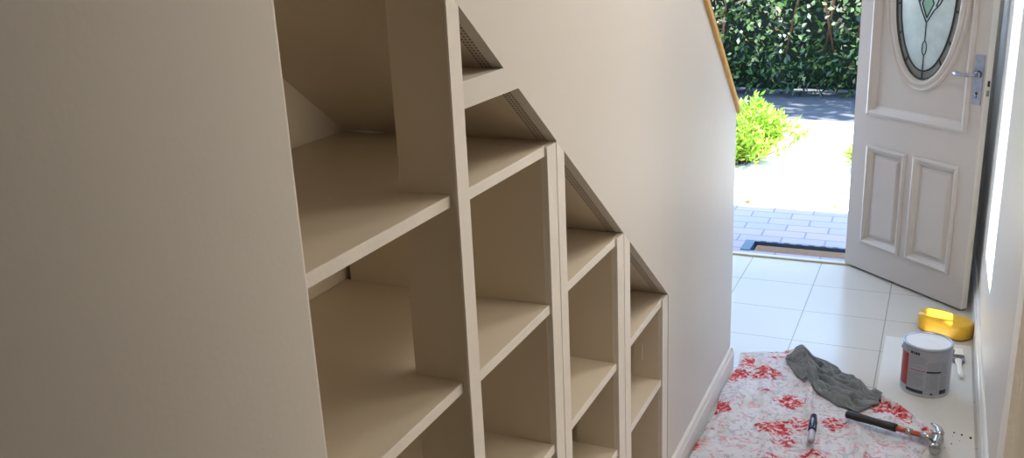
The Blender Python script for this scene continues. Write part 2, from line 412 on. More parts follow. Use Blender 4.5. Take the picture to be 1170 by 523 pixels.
# ---------------------------------------------------------------- understair shelving
sh = empty('understair_shelving', (0, 0, 0))
tag(sh, 'cream painted built-in shelving stepping down under the staircase slope', 'shelving')
XB = -0.49
link('back_panel', B((XB-0.012, XB, 0.80, 2.44, 0.0, 1.9)), shelf_m, sh)
bm = bmesh.new()
prism_x(bm, [(0.55, zs(0.55)), (2.44, zs(2.44)), (2.44, zs(2.44)+0.02), (0.55, zs(0.55)+0.02)], XB-0.012, -0.0305)
link('sloping_soffit', bm, shelf_m, sh)
link('side_panel', B((XB, -0.031, 0.80, 0.818, 0.0, zs(0.818)-0.001)), shelf_m, sh)
def vert(name, y0, y1, xb, xf, z0=0.0, mat=face_m, zt=None):
    bm = bmesh.new()
    a, b = (zs(y0), zs(y1)) if zt is None else (zt, zt)
    prism_x(bm, [(y0, z0), (y1, z0), (y1, b-0.0005), (y0, a-0.0005)], xb, xf)
    return link(name, bm, mat, sh)
# upright one is only a shallow post
vert('upright', 1.212, 1.244, -0.105, -0.004, mat=shelf_m)
vert('face_strip', 1.208, 1.246, -0.004, 0.0)
vert('face_strip', 1.569, 1.614, -0.014, -0.0012, zt=1.2665)
vert('face_strip', 1.614, 1.652, -0.014, 0.0)
vert('upright', 1.568, 1.590, XB+0.014, -0.014, mat=shelf_m, zt=1.2485)
link('shelf', B((XB+0.001, -0.012, 1.5675, 1.633, 1.249, 1.267)), shelf_m, sh)
vert('upright', 1.634, 1.652, XB, -0.014, mat=shelf_m)
vert('face_strip', 1.976, 2.025, -0.014, -0.0012, zt=0.9575)
vert('face_strip', 2.025, 2.070, -0.014, 0.0)
vert('upright', 1.975, 1.995, XB, -0.014, z0=0.60, mat=shelf_m, zt=0.9395)
link('shelf', B((XB+0.001, -0.012, 1.9745, 2.05, 0.940, 0.958)), shelf_m, sh)
vert('upright', 1.975, 1.995, -0.115, -0.014, zt=0.60, mat=shelf_m)
vert('upright', 2.052, 2.070, XB, -0.014, mat=shelf_m)
vert('face_strip', 2.376, 2.430, -0.014, -0.002, zt=0.6485)
vert('upright', 2.375, 2.392, XB, -0.014, mat=shelf_m, zt=0.6305)
link('shelf', B((XB+0.001, -0.012, 2.3745, 2.425, 0.631, 0.649)), shelf_m, sh)
def shelf(y0, y1, z, xf=-0.012, th=0.018, y0b=None, xpost=None):
    bm = bmesh.new(); box(bm, XB+0.001, xf-0.003, y0, y1, z-th, z-0.0)
    s = link('shelf', bm, shelf_m, sh)
    bm = bmesh.new(); box(bm, xf-0.003, xf, y0, y1, z-th-0.001, z+0.0005)
    link('front_edge', bm, face_m, s, bevel=0.001)
    return s
for z in (1.267, 0.947, 0.635, 0.32):                       # bay 1 and, past the post, on to bay 2
    shelf(0.82, 1.2115, z, -0.015)
    shelf(1.2445, 1.5675, z, -0.006)
    link('shelf', B((XB+0.001, -0.1055, 1.2115, 1.2445, z-0.018, z)), shelf_m, sh)
link('shelf', B((-0.105, -0.0185, 1.2465, 1.40, 1.419, 1.438)), shelf_m, sh)
for z in (0.958, 0.635, 0.395, 0.11):
    shelf(1.6525, 1.9745, z, -0.006)
for z in (0.649, 0.40, 0.11):
    shelf(2.0705, 2.3745, z, -0.006)
# perforated corner beads along the sloping edges
def bead(y0, y1):
    bm = bmesh.new()
    uvl = bm.loops.layers.uv.new('uv')
    L = math.hypot(y1-y0, zs(y1)-zs(y0))
    e = 0.0012
    q = [(-0.019, y0, zs(y0)-e), (-0.019, y1, zs(y1)-e), (-0.041, y1, zs(y1)-e), (-0.041, y0, zs(y0)-e)]
    uv = [(0.0, 0), (0, L), (0.0255, L), (0.0255, 0)]
    top = [bm.verts.new((a, b, c+e*0.8)) for a, b, c in q]
    v = [bm.verts.new(p) for p in q]
    f = bm.faces.new(v)
    for l, c in zip(f.loops, uv): l[uvl].uv = c
    for i in range(4): bm.faces.new([v[i], v[(i+1) % 4], top[(i+1) % 4], top[i]])
    link('corner_bead', bm, bead_m, sh)
bead(1.25, yt-0.004); bead(yb+0.002, 1.610); bead(1.655, 2.02); bead(2.072, 2.40)
# white strip standing in for light leaking where the soffit meets the far panel
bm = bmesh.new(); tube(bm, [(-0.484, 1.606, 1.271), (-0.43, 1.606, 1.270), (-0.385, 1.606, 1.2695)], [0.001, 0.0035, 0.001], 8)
tag(link('light_sliver', bm, white_m, sh, smooth=True), 'white sliver standing in for light at the gap')
bm = B((-0.087, -0.083+0.022, 2.372, 2.3752, 0.455, 0.505)); link('patch_plate', bm, shelf_m, sh, bevel=0.001)

# ---------------------------------------------------------------- front door
HX, HY = 0.3206, 4.7058
ang = math.atan2(4.171-4.68, 0.854-0.297)
dr = empty('door_1', (HX, HY, 0), ang); dr['kind'] = 'structure'
DW, DT, DH = 0.714, 0.035, 2.04
# local frame: s along +X, outward (towards the camera) is -Y
bm = bmesh.new()
OC, OZ, OA, OB = 0.378, 1.345, 0.177, 0.372        # oval glass centre and half axes
seg = 64
PX0, PX1, PZ0, PZ1 = 0.085, 0.646, 0.785, 1.90
def oval(a, b, y, n=seg):
    return [Vector((OC+a*math.cos(2*math.pi*k/n), y, OZ+b*math.sin(2*math.pi*k/n))) for k in range(n)]
def rect_pt(k, n=seg, x0=PX0, x1=PX1, z0=PZ0, z1=PZ1):
    a = 2*math.pi*k/n; dx, dz = math.cos(a), math.sin(a)
    ts = []
    if dx > 1e-9: ts.append((x1-OC)/dx)
    if dx < -1e-9: ts.append((x0-OC)/dx)
    if dz > 1e-9: ts.append((z1-OZ)/dz)
    if dz < -1e-9: ts.append((z0-OZ)/dz)
    t_ = min(ts); return (OC+dx*t_, OZ+dz*t_)
# leaf body: stiles and rails around the two lower panels and the big upper panel
LP = [(0.100, 0.338, 0.150, 0.632), (0.384, 0.630, 0.150, 0.632)]
bxs = [(0, 0.085, -DT, 0, 0.012, DH), (0.646, DW, -DT, 0, 0.012, DH), (0.085, 0.646, -DT, 0, 1.90, DH), (0.085, 0.646, -DT, 0, 0.632, 0.785),
       (0.085, 0.646, -DT, 0, 0.012, 0.150), (0.085, 0.100, -DT, 0, 0.150, 0.632), (0.338, 0.384, -DT, 0, 0.150, 0.632), (0.630, 0.646, -DT, 0, 0.150, 0.632)]
for q in bxs: box(bm, *q)
link('leaf', bm, door_m, dr)
link('leaf_edge', B((DW, DW+0.0015, -DT+0.001, -0.001, 0.013, DH-0.001)), edge_m, dr)
# fielded lower panels: sloped moulding down, flat, raised field
def fielded(name, x0, x1, z0, z1, steps, mat=door_m):
    bm = bmesh.new(); rings = []
    for ins, d in steps:
        rings.append([bm.verts.new(p) for p in ((x0+ins, d-DT, z0+ins), (x1-ins, d-DT, z0+ins), (x1-ins, d-DT, z1-ins), (x0+ins, d-DT, z1-ins))])
    for a, b in zip(rings, rings[1:]):
        for i in range(4): bm.faces.new([a[i], a[(i+1) % 4], b[(i+1) % 4], b[i]])
    bm.faces.new(rings[-1])
    return link(name, bm, mat, dr)
prof = [(-0.004, 0.001), (-0.003, -0.006), (0.008, -0.010), (0.018, -0.004), (0.030, 0.012), (0.040, 0.013), (0.052, 0.003), (0.056, 0.002)]
for p in LP: 
    fielded('lower_panel', *p, prof)
# upper panel: sloped frame moulding then flat to the oval ring
bm = bmesh.new()
def rring(ins, d): return [bm.verts.new((x, d-DT, z)) for x, z in (rect_pt(k, seg, PX0+ins, PX1-ins, PZ0+ins, PZ1-ins) for k in range(seg))]
# place corner-exact rectangles by inserting the four corner angles
angs = sorted(set([2*math.pi*k/seg for k in range(seg)] + [math.atan2(z-OZ, x-OC) % (2*math.pi) for x, z in ((PX0+0.04, PZ0+0.04), (PX1-0.04, PZ0+0.04), (PX1-0.04, PZ1-0.04), (PX0+0.04, PZ1-0.04))]))
def ray_rect(a, ins):
    x0, x1, z0, z1 = PX0+ins, PX1-ins, PZ0+ins, PZ1-ins
    dx, dz = math.cos(a), math.sin(a); ts = []
    if dx > 1e-9: ts.append((x1-OC)/dx)
    if dx < -1e-9: ts.append((x0-OC)/dx)
    if dz > 1e-9: ts.append((z1-OZ)/dz)
    if dz < -1e-9: ts.append((z0-OZ)/dz)
    t_ = min(ts); return OC+dx*t_, OZ+dz*t_
rings = [[bm.verts.new((x, 0.014-DT, z)) for x, z in (ray_rect(a, 0.04) for a in angs)]]
def oring(a, b, d): return [bm.verts.new((OC+a*math.cos(t), d-DT, OZ+b*math.sin(t))) for t in angs]
for g, d in ((0.050, 0.014), (0.047, 0.002), (0.042, -0.006), (0.036, 0.000), (0.030, 0.002), (0.016, -0.006), (0.006, -0.004), (0.0, 0.006), (0.0, 0.020)):
    rings.append(oring(OA+g, OB+g, d))
n = len(angs)
for a, b in zip(rings, rings[1:]):
    for i in range(n): bm.faces.new([a[i], a[(i+1) % n], b[(i+1) % n], b[i]])
link('upper_panel', bm, door_m, dr, smooth=False)
bm = bmesh.new(); rr = []
for ins, d in ((-0.006, 0.001), (-0.004, -0.008), (0.008, -0.012), (0.020, -0.004), (0.034, 0.010), (0.0402, 0.014)):
    rr.append([bm.verts.new(p) for p in ((PX0+ins, d-DT, PZ0+ins), (PX1-ins, d-DT, PZ0+ins), (PX1-ins, d-DT, PZ1-ins), (PX0+ins, d-DT, PZ1-ins))])
for a, b in zip(rr, rr[1:]):
    for i in range(4): bm.faces.new([a[i], a[(i+1) % 4], b[(i+1) % 4], b[i]])
link('panel_moulding', bm, door_m, dr)
# glass: border ring and centre
def disc(a, b, y, y2):
    bm = bmesh.new(); p = [bm.verts.new((OC+a*math.cos(t), y, OZ+b*math.sin(t))) for t in angs]; q = [bm.verts.new((OC+a*math.cos(t), y2, OZ+b*math.sin(t))) for t in angs]
    bm.faces.new(p); bm.faces.new(q[::-1])
    for i in range(n): bm.faces.new([p[i], p[(i+1) % n], q[(i+1) % n], q[i]])
    return bm
gl = link('oval_glass', disc(OA-0.028, OB-0.040, -DT+0.012, -DT+0.018), frost_m, dr)
bm = bmesh.new()
A = [bm.verts.new((OC+(OA+0.0)*math.cos(t), -DT+0.014, OZ+(OB+0.0)*math.sin(t))) for t in angs]
Bv = [bm.verts.new((OC+(OA-0.028)*math.cos(t), -DT+0.014, OZ+(OB-0.040)*math.sin(t))) for t in angs]
A2 = [bm.verts.new(v.co+Vector((0, 0.004, 0))) for v in A]; B2 = [bm.verts.new(v.co+Vector((0, 0.004, 0))) for v in Bv]
for i in range(n):
    j = (i+1) % n
    bm.faces.new([A[i], A[j], Bv[j], Bv[i]]); bm.faces.new([A2[i], B2[i], B2[j], A2[j]]); bm.faces.new([A[i], A2[i], A2[j], A[j]]); bm.faces.new([Bv[i], Bv[j], B2[j], B2[i]])
link('border_glass', bm, border_glass_m, dr)
bm = bmesh.new()
yl = -DT+0.010
def lead(pts, r=0.0032, closed=False):
    P = [(OC+x, yl, OZ+z) for x, z in pts]
    if closed: P = P+[P[0]]
    tube(bm, P, r, 8)
def el(a, b, cx=0, cz=0, k=48): return [(cx+a*math.cos(2*math.pi*i/k), cz+b*math.sin(2*math.pi*i/k)) for i in range(k)]
lead(el(OA-0.003, OB-0.003), 0.0045, True); lead(el(OA-0.028, OB-0.040), 0.0038, True)
for d in (-150, -172, -125, -55, -35, -12, 12, 35, 60, 120, 145, 168):
    t_ = R_(d); lead([((OA-0.028)*math.cos(t_), (OB-0.040)*math.sin(t_)), ((OA-0.002)*math.cos(t_), (OB-0.002)*math.sin(t_))], 0.0034)
lead([(0, -OB+0.002), (0, -0.262)], 0.0028); lead([(0, -0.205), (0, -0.125)], 0.0028)
lead(el(0.012, 0.030, 0, -0.233, 20), 0.0024, True)
lead([(0, -0.125), (-0.030, -0.075), (-0.050, -0.035), (-0.062, 0.02)], 0.003); lead([(0, -0.125), (0.034, -0.075), (0.066, -0.045), (0.085, -0.01)], 0.003)
lead([(0, -0.105), (-0.030, -0.045), (0, 0.03), (0.032, -0.045), (0, -0.105)], 0.003)
lead([(-0.046, -0.040), (-0.02, -0.005)], 0.003); lead([(0.046, -0.055), (0.07, 0.0), (0.05, 0.06), (0, 0.12), (-0.05, 0.06), (-0.062, 0.02)], 0.003)
lead([(0, 0.12), (0, OB-0.004)], 0.0028)
link('lead_came', bm, lead_m, dr, smooth=True)
bm = bmesh.new()
v = [bm.verts.new((OC+x, -DT+0.0112, OZ+z)) for x, z in ((0, -0.105), (0.032, -0.045), (0, 0.03), (-0.030, -0.045))]
f = bm.faces.new(v)
ex = bmesh.ops.extrude_face_region(bm, geom=[f]); bmesh.ops.translate(bm, verts=[g for g in ex['geom'] if isinstance(g, bmesh.types.BMVert)], vec=(0, 0.002, 0))
link('green_diamond', bm, green_glass_m, dr)
# lever handle on its long plate
PS = 0.682
pl = link('lock_plate', B((PS-0.023, PS+0.023, -DT-0.004, -DT, 0.908, 1.112)), chrome_m, dr, bevel=0.0015)
bm = bmesh.new()
tube(bm, [(PS, -DT-0.004, 1.032), (PS, -DT-0.014, 1.032)], [0.016, 0.012], 20)
tube(bm, [(PS, -DT-0.010, 1.032), (PS, -DT-0.040, 1.032), (PS-0.012, -DT-0.047, 1.032), (PS-0.04, -DT-0.048, 1.030), (PS-0.065, -DT-0.047, 1.032), (PS-0.088, -DT-0.043, 1.034), (PS-0.093, -DT-0.041, 1.034)],
     [0.008, 0.008, 0.0085, 0.0075, 0.010, 0.009, 0.004], 16)
link('lever_handle', bm, chrome_m, dr, smooth=True)
bm = bmesh.new()
tube(bm, [(PS, -DT-0.0035, 0.955), (PS, -DT-0.0052, 0.955)], [0.006, 0.006], 16); box(bm, PS-0.0026, PS+0.0026, -DT-0.0052, -DT-0.0035, 0.935, 0.955)
kh = link('keyhole', bm, dark_m, dr)
bm = bmesh.new(); tube(bm, [(PS, -DT-0.003, 0.951), (PS, -DT-0.0046, 0.951)], [0.012, 0.011], 20); link('escutcheon', bm, steel_m, dr)
link('latch', B((DW+0.001, DW+0.006, -DT+0.010, -0.012, 0.945, 0.968)), steel_m, dr, bevel=0.001)
link('latch_bolt', B((DW+0.001, DW+0.010, -DT+0.014, -0.018, 0.985, 1.008)), dark_m, dr)

# ---------------------------------------------------------------- outdoors
struct('brick_paving', B((-3.5, 3.5, 4.70, 4.775, -0.12, -0.006), (-3.5, -0.245, 4.775, 4.945, -0.12, -0.006), (0.60, 3.5, 4.775, 4.945, -0.12, -0.006), (-3.5, 3.5, 4.945, 5.66, -0.12, -0.006), (-0.245, 0.60, 4.775, 4.945, -0.12, -0.05)), brick_m)
bm = bmesh.new()
nx, ny = 24, 14
vv = [[bm.verts.new((-7+14*i/nx, 5.66+2.82*j/ny+(0.10*noise.noise(Vector((i*0.9, 3, 0))) if j == ny else 0), -0.012+0.006*noise.noise(Vector((i, j, 5))))) for i in range(nx+1)] for j in range(ny+1)]
for j in range(ny):
    for i in range(nx): bm.faces.new([vv[j][i], vv[j][i+1], vv[j+1][i+1], vv[j+1][i]])
struct('gravel_path', bm, conc_m)
struct('road', B((-12, 12, 8.2, 30, -0.15, -0.03)), road_m)
# porch roof that shades the brick paving
struct('porch_roof', B((-3.5, 4.0, 4.80, 5.36, 2.42, 2.50)), trim_m)
struct('sun_cut_slab', B((xo, 1.465, 2.55, 4.80, 2.30, 2.36)), trim_m)  # unseen slab added to cut the sun coming through the side window
# mat well
mt = empty('doormat', (0, 4.86, -0.05)); tag(mt, 'brown coir doormat sunk in a dark metal frame outside the threshold', 'doormat')
link('mat_frame', loc_box(mt, (-0.245, 0.60, 4.925, 4.945, -0.05, -0.001), (-0.245, -0.195, 4.775, 4.925, -0.05, -0.001), (-0.195, 0.60, 4.775, 4.783, -0.05, -0.006)), mat_edge_m, mt)
for i in range(12): link('frame_ridge', B((-0.165+i*0.063, -0.135+i*0.063, 4.928-4.86, 4.942-4.86, 0.049, 0.0505)), road_m, mt)
link('coir_pile', loc_box(mt, (-0.178, 0.592, 4.787, 4.90, -0.05, -0.012)), mat_m, mt, bevel=0.004)

def leaf(bm, p, d, nrm, L, w):
    d = d.normalized(); s = d.cross(nrm)
    if s.length < 1e-3: s = d.cross(Vector((1, 0, 0)))
    s.normalize(); nn = s.cross(d)
    a = bm.verts.new(p); b = bm.verts.new(p+d*L*0.5+s*w*0.5+nn*w*0.15); c = bm.verts.new(p+d*L-nn*w*0.1); e = bm.verts.new(p+d*L*0.5-s*w*0.5+nn*w*0.15)
    bm.faces.new([a, b, c]); bm.faces.new([a, c, e])
def rv(rnd): return Vector((rnd.gauss(0, 1), rnd.gauss(0, 1), rnd.gauss(0, 1))).normalized()
rnd = random.Random(5)
hd = empty('hedge', (-0.7, 10.0, -0.03)); tag(hd, 'tall dense dark green hedge across the road beyond the open doorway', 'hedge')
bm = bmesh.new()
ox, oy, oz = 0.7, -10.0, 0.03; bmv = bmesh.new()
for i in range(15000):
    x = rnd.uniform(-3.6, 2.2); z = rnd.random()**0.9*2.1
    bump = 0.22*noise.noise(Vector((x*1.3, z*1.3, 2.0)))+0.10*noise.noise(Vector((x*4, z*4, 7)))
    y = 9.75+bump+rnd.uniform(-0.10, 0.22)-0.10*min(z, 1.5)+(0.06 if z < 0.25 else 0)
    dd = (Vector((rnd.gauss(0, 0.7), -0.5, rnd.gauss(-0.1, 0.7))))
    L = rnd.uniform(0.045, 0.095)
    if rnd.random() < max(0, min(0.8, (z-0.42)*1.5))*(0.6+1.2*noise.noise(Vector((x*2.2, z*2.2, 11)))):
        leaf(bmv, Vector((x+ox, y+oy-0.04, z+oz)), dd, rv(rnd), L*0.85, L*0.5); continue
    leaf(bm, Vector((x+ox, y+oy, z+oz)), dd, rv(rnd), L, L*rnd.uniform(0.4, 0.6))
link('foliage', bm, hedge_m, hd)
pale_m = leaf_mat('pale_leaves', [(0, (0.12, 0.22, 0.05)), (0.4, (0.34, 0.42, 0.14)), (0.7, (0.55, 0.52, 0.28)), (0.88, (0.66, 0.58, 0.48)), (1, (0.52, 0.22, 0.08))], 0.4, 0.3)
link('lit_top_foliage', bmv, pale_m, hd)  # paler leaves near the top paint in the sunlit part of the hedge
# leaf canopy out of view, added high over the road to shade it
bm = bmesh.new()
for i in range(6000):
    y = rnd.uniform(7.75, 9.9); x = rnd.uniform(-1.8, 6.0); z = 5.6+rnd.gauss(0, 0.15)
    if noise.noise(Vector((x*1.6, y*1.6, 3))) < (-0.28 if y > 8.1 else 0.12): continue
    L = rnd.uniform(0.12, 0.2); leaf(bm, Vector((x+ox, y+oy, z+oz)), rv(rnd), Vector((0, 0, 1))+0.5*rv(rnd), L, L*0.7)
link('shade_canopy', bm, hedge_m, hd)
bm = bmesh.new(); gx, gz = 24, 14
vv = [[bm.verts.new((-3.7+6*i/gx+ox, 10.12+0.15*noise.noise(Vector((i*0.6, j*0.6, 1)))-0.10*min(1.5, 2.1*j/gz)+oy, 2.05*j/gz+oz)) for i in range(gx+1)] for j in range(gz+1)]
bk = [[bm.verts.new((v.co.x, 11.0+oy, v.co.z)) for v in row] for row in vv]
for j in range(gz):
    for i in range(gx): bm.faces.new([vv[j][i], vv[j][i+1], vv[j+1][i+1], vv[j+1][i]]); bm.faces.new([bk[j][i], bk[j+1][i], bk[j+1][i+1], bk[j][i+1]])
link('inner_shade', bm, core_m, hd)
bm = bmesh.new()
for (x, z0, z1, lean) in ((-0.42, 0.75, 1.6, 0.1), (-0.33, 0.7, 1.5, -0.12), (-0.12, 0.75, 1.4, 0.05), (-1.5, 0.0, 1.8, 0.1), (0.6, 0.0, 1.7, -0.1), (-0.8, 0.7, 1.7, 0.15)):
    tube(bm, [(x+ox, 9.80+oy, z0+oz-0.3), (x+lean*1.1+ox, 9.66+oy, (z0+z1)/2+oz), (x+lean+ox, 9.72+oy, z1+oz)], [0.012, 0.014, 0.008], 6)
link('branch', bm, bark_m, hd, smooth=True)
bm = bmesh.new()
rnd = random.Random(8)
for i in range(20):
    x = rnd.uniform(-1.7, 0.6); z = rnd.uniform(0.35, 1.15); c = Vector((x+ox, 9.42-0.08*z+oy, z+oz))
    for k in range(5):
        a = 2*math.pi*k/5; leaf(bm, c, Vector((math.cos(a), -0.8*rnd.random(), math.sin(a))), Vector((0, -1, 0)), rnd.uniform(0.01, 0.028), 0.018)
fl_m = leaf_mat('hedge_glint_blossom', [(0, (0.86, 0.84, 0.80)), (0.6, (0.85, 0.70, 0.62)), (1, (0.72, 0.30, 0.10))], 0.6, 0.3)  # white specks paint in glints on sunlit leaves, orange ones are flowers
tag(link('spots', bm, fl_m, hd), kind='stuff')

def shrub(name, cx, cy, rx, rz, n, label, seed, L0=0.07):
    r = random.Random(seed); e = empty(name, (cx, cy, -0.012)); tag(e, label, 'bush')
    bm = bmesh.new()
    st = bmesh.new()
    for k in range(max(6, n//120)):
        a = r.uniform(0, 2*math.pi); rr_ = r.uniform(0.15, 0.95)
        top = Vector((math.cos(a)*rx*rr_, math.sin(a)*rx*rr_, rz*(1-0.55*rr_**2)*r.uniform(0.85, 1.05)))
        base = Vector((top.x*0.25, top.y*0.25, 0))
        mid = base.lerp(top, 0.5)+Vector((top.x*0.15, top.y*0.15, 0.02))
        tube(st, [base, mid, top*0.97], [0.005, 0.004, 0.002], 5)
        m_ = n//max(6, n//120)
        for i in range(m_):
            t_ = r.uniform(0.15, 1.0); p = base.lerp(mid, t_*2) if t_ < 0.5 else mid.lerp(top, t_*2-1)
            p = p+rv(r)*0.035
            d = (top-base).normalized()*0.6+rv(r)*0.9+Vector((0, 0, 0.3))
            L = L0*r.uniform(0.6, 1.25)
            if p.z < 0.02: continue
            leaf(bm, p, d, rv(r), L, L*0.36)
    link('foliage', bm, bush_m, e); link('stem', st, bark_m, e, smooth=True)
    return e
shrub('shrub', -0.66, 6.80, 0.50, 0.46, 9000, 'bright yellow-green bush in full sun left of the doorway view', 3, 0.052)
shrub('shrub', 0.20, 6.72, 0.15, 0.16, 500, 'small sunlit plant beside the pale path, half hidden by the door', 4, 0.06)
def fallen(name, loc, label, col, rz):
    m = simple(name+'_mat', col, 0.7); bm = bmesh.new(); r = random.Random(hash(label) % 7)
    for k in range(4):
        a = rz+k*0.5-0.7; leaf(bm, Vector((0, 0, 0.003)), Vector((math.cos(a), math.sin(a), 0.12)), Vector((0, 0, 1)), 0.075, 0.035)
    o = link('fallen_leaf', bm, m); o.location = loc; tag(o, label, 'leaf'); return o
fallen('dry_leaf', (-0.41, 5.72, -0.008), 'dry orange leaf cluster at the left of the brick paving edge', (0.55, 0.22, 0.08), 0.2)
fallen('yellow_leaf', (0.15, 5.71, -0.008), 'small yellow leaf cluster at the right of the brick paving edge', (0.75, 0.62, 0.08), 1.6)

# ================================================================ THINGS ON THE FLOOR
bd = link('protective_board', B((0.542, 0.862, 2.2, 3.822, 0.0005, 0.0065)), ply_m, bevel=0.0015)
tag(bd, 'long white board laid on the tiles along the right wall', 'board')

def interp(tab, t_):
    for (a, b), (c, d) in zip(tab, tab[1:]):
        if a <= t_ <= c: return b+(d-b)*(t_-a)/(c-a)
    return tab[0][1] if t_ < tab[0][0] else tab[-1][1]
def segd(p, a, b):
    ax, ay = a; bx, by = b; t_ = ((p[0]-ax)*(bx-ax)+(p[1]-ay)*(by-ay))/((bx-ax)**2+(by-ay)**2); t_ = max(0, min(1, t_))
    return math.hypot(p[0]-ax-t_*(bx-ax), p[1]-ay-t_*(by-ay))
RT = [(2.0, 0.80), (2.6, 0.74), (2.80, 0.705), (2.90, 0.705), (2.98, 0.74), (3.05, 0.742), (3.16, 0.665), (3.26, 0.555), (3.36, 0.40), (3.44, 0.30), (3.54, 0.205)]
LTB = [(2.0, 0.018), (2.7, 0.020), (2.95, 0.030), (3.10, 0.018), (3.22, 0.022), (3.35, 0.034), (3.44, 0.020), (3.54, 0.022)]
folds = [((0.205, 3.55), (0.315, 3.27), 0.020, 0.018), ((0.315, 3.27), (0.34, 3.02), 0.016, 0.014), ((0.55, 3.24), (0.72, 3.07), 0.020, 0.013), ((0.12, 3.40), (0.20, 3.0), 0.012, 0.02),
         ((0.10, 3.2), (0.05, 2.75), 0.012, 0.02), ((0.36, 2.98), (0.42, 2.6), 0.010, 0.02), ((0.50, 3.00), (0.56, 2.7), 0.012, 0.015), ((0.22, 2.9), (0.30, 2.4), 0.012, 0.02), ((0.60, 3.10), (0.70, 2.98), 0.014, 0.014)]
def cloth_h(x, y):
    h = 0.009
    for a, b, amp, wd in folds: h += 1.25*amp*math.exp(-(segd((x, y), a, b)/wd)**2)
    h += 0.009*noise.noise(Vector((x*11, y*7, 1)))+0.003*noise.noise(Vector((x*30, y*22, 4)))
    return max(0.0085, h)
bm = bmesh.new(); NU, NV = 110, 190
rows = []
for j in range(NV+1):
    v_ = j/NV; row = []
    for i in range(NU+1):
        u_ = i/NU
        ytop = 3.475+0.06*min(1, max(0, u_/0.9))+0.012*noise.noise(Vector((u_*6, 9, 0)))
        y = 2.0+(ytop-2.0)*v_
        xl = interp(LTB, y)+0.005*noise.noise(Vector((y*12, 1, 1))); xr = interp(RT, y)+0.006*noise.noise(Vector((y*14, 5, 1)))
        x = xl+(xr-xl)*u_
        h = cloth_h(x, y)
        e = min(u_, 1-u_, (1-v_)*1.6)
        h = 0.0078+(h-0.0078)*min(1, e*25+0.15)
        row.append(bm.verts.new((x, y, h)))
    rows.append(row)
for j in range(NV):
    for i in range(NU): bm.faces.new([rows[j][i], rows[j][i+1], rows[j+1][i+1], rows[j+1][i]])
cl = link('drop_cloth', bm, cloth_m, smooth=True)
sm = cl.modifiers.new('solid', 'SOLIDIFY'); sm.thickness = 0.0012; sm.offset = -1
tag(cl, 'white floral bed sheet with red flowers spread over the hallway floor', 'drop cloth')

# grey rag, crumpled
bm = bmesh.new()
TOP = [(0, (0.195, 3.475)), (0.25, (0.285, 3.44)), (0.5, (0.385, 3.385)), (0.75, (0.47, 3.315)), (1, (0.562, 3.215))]
BOT = [(0, (0.205, 3.43)), (0.25, (0.265, 3.30)), (0.5, (0.345, 3.20)), (0.75, (0.43, 3.115)), (0.9, (0.50, 3.10)), (1, (0.555, 3.19))]
def ip2(tab, t_):
    return (interp([(a, p[0]) for a, p in tab], t_), interp([(a, p[1]) for a, p in tab], t_))
NU, NV = 150, 90; rows = []
for j in range(NV+1):
    row = []
    for i in range(NU+1):
        u_, v_ = i/NU, j/NV
        a, b = ip2(TOP, u_), ip2(BOT, u_)
        x = a[0]+(b[0]-a[0])*v_; y = a[1]+(b[1]-a[1])*v_
        wx = 0.012*noise.noise(Vector((u_*7, v_*5, 3))); wy = 0.012*noise.noise(Vector((u_*7, v_*5, 9)))
        env = (math.sin(math.pi*min(1, max(0, v_))) ** 0.5)*min(1, (u_*5+0.1))*min(1, ((1-u_)*5+0.1))
        q = Vector((u_*3.6+0.8*noise.noise(Vector((u_*3, v_*3, 0))), v_*7.5+2.0*u_+1.2*noise.noise(Vector((u_*3, v_*3, 6))), 0))
        r1 = min(1, abs(noise.noise(q))*3.2); r2_ = min(1, abs(noise.noise(q*2.3+Vector((3, 3, 3))))*3.0)
        h = env*(0.002+0.048*r1**0.7+0.020*r2_**0.7)
        base = max([cloth_h(x+wx+a_, y+wy+b_) for a_ in (-0.006, 0, 0.006) for b_ in (-0.006, 0, 0.006)])+0.003 if x < interp(RT, y)+0.02 else 0.010
        row.append(bm.verts.new((x+wx, y+wy, base+0.002+h)))
    rows.append(row)
for j in range(NV):
    for i in range(NU): bm.faces.new([rows[j][i], rows[j][i+1], rows[j+1][i+1], rows[j+1][i]])
rg = link('rag', bm, rag_m, smooth=True)
sm = rg.modifiers.new('solid', 'SOLIDIFY'); sm.thickness = 0.0015; sm.offset = 1
tag(rg, 'crumpled grey cotton rag lying on the far edge of the floral sheet', 'rag')

# paint can
CX, CY, CZ = 0.700, 3.385, 0.0068
cn = empty('paint_can', (CX, CY, CZ)); tag(cn, 'round tin of white paint with printed label standing on the white board', 'paint can')
R0, H0 = 0.083, 0.188
bm = bmesh.new()
r_ = lathe(bm, [(R0-0.004, 0.002), (R0, 0.0), (R0+0.001, 0.004), (R0-0.001, 0.008), (R0-0.001, H0-0.010)])
bm.faces.new(r_[0][::-1])
link('body', bm, can_m, cn, smooth=True)
bm = bmesh.new()
lathe(bm, [(R0-0.001, H0-0.012), (R0+0.001, H0-0.008), (R0+0.0015, H0-0.002), (R0-0.001, H0+0.001), (R0-0.006, H0+0.0005), (R0-0.008, H0-0.004), (R0-0.009, H0-0.012)])
link('rim', bm, rim_m, cn, smooth=True)
bm = bmesh.new()
r_ = lathe(bm, [(R0-0.008, H0-0.004), (R0-0.014, H0-0.0085), (R0-0.030, H0-0.009), (0.03, H0-0.009), (0.005, H0-0.009)]); bm.faces.new(r_[-1])
link('paint_surface', bm, paint_m, cn, smooth=True)
def patch(bm, t0, t1, z0, z1, rad):
    k = max(2, int((t1-t0)/0.06)+1); a = []; b = []
    for i in range(k+1):
        t_ = t0+(t1-t0)*i/k; x, y = rad*math.sin(t_), -rad*math.cos(t_)
        a.append(bm.verts.new((x, y, z0))); b.append(bm.verts.new((x, y, z1)))
    for i in range(k): bm.faces.new([a[i], a[i+1], b[i+1], b[i]])
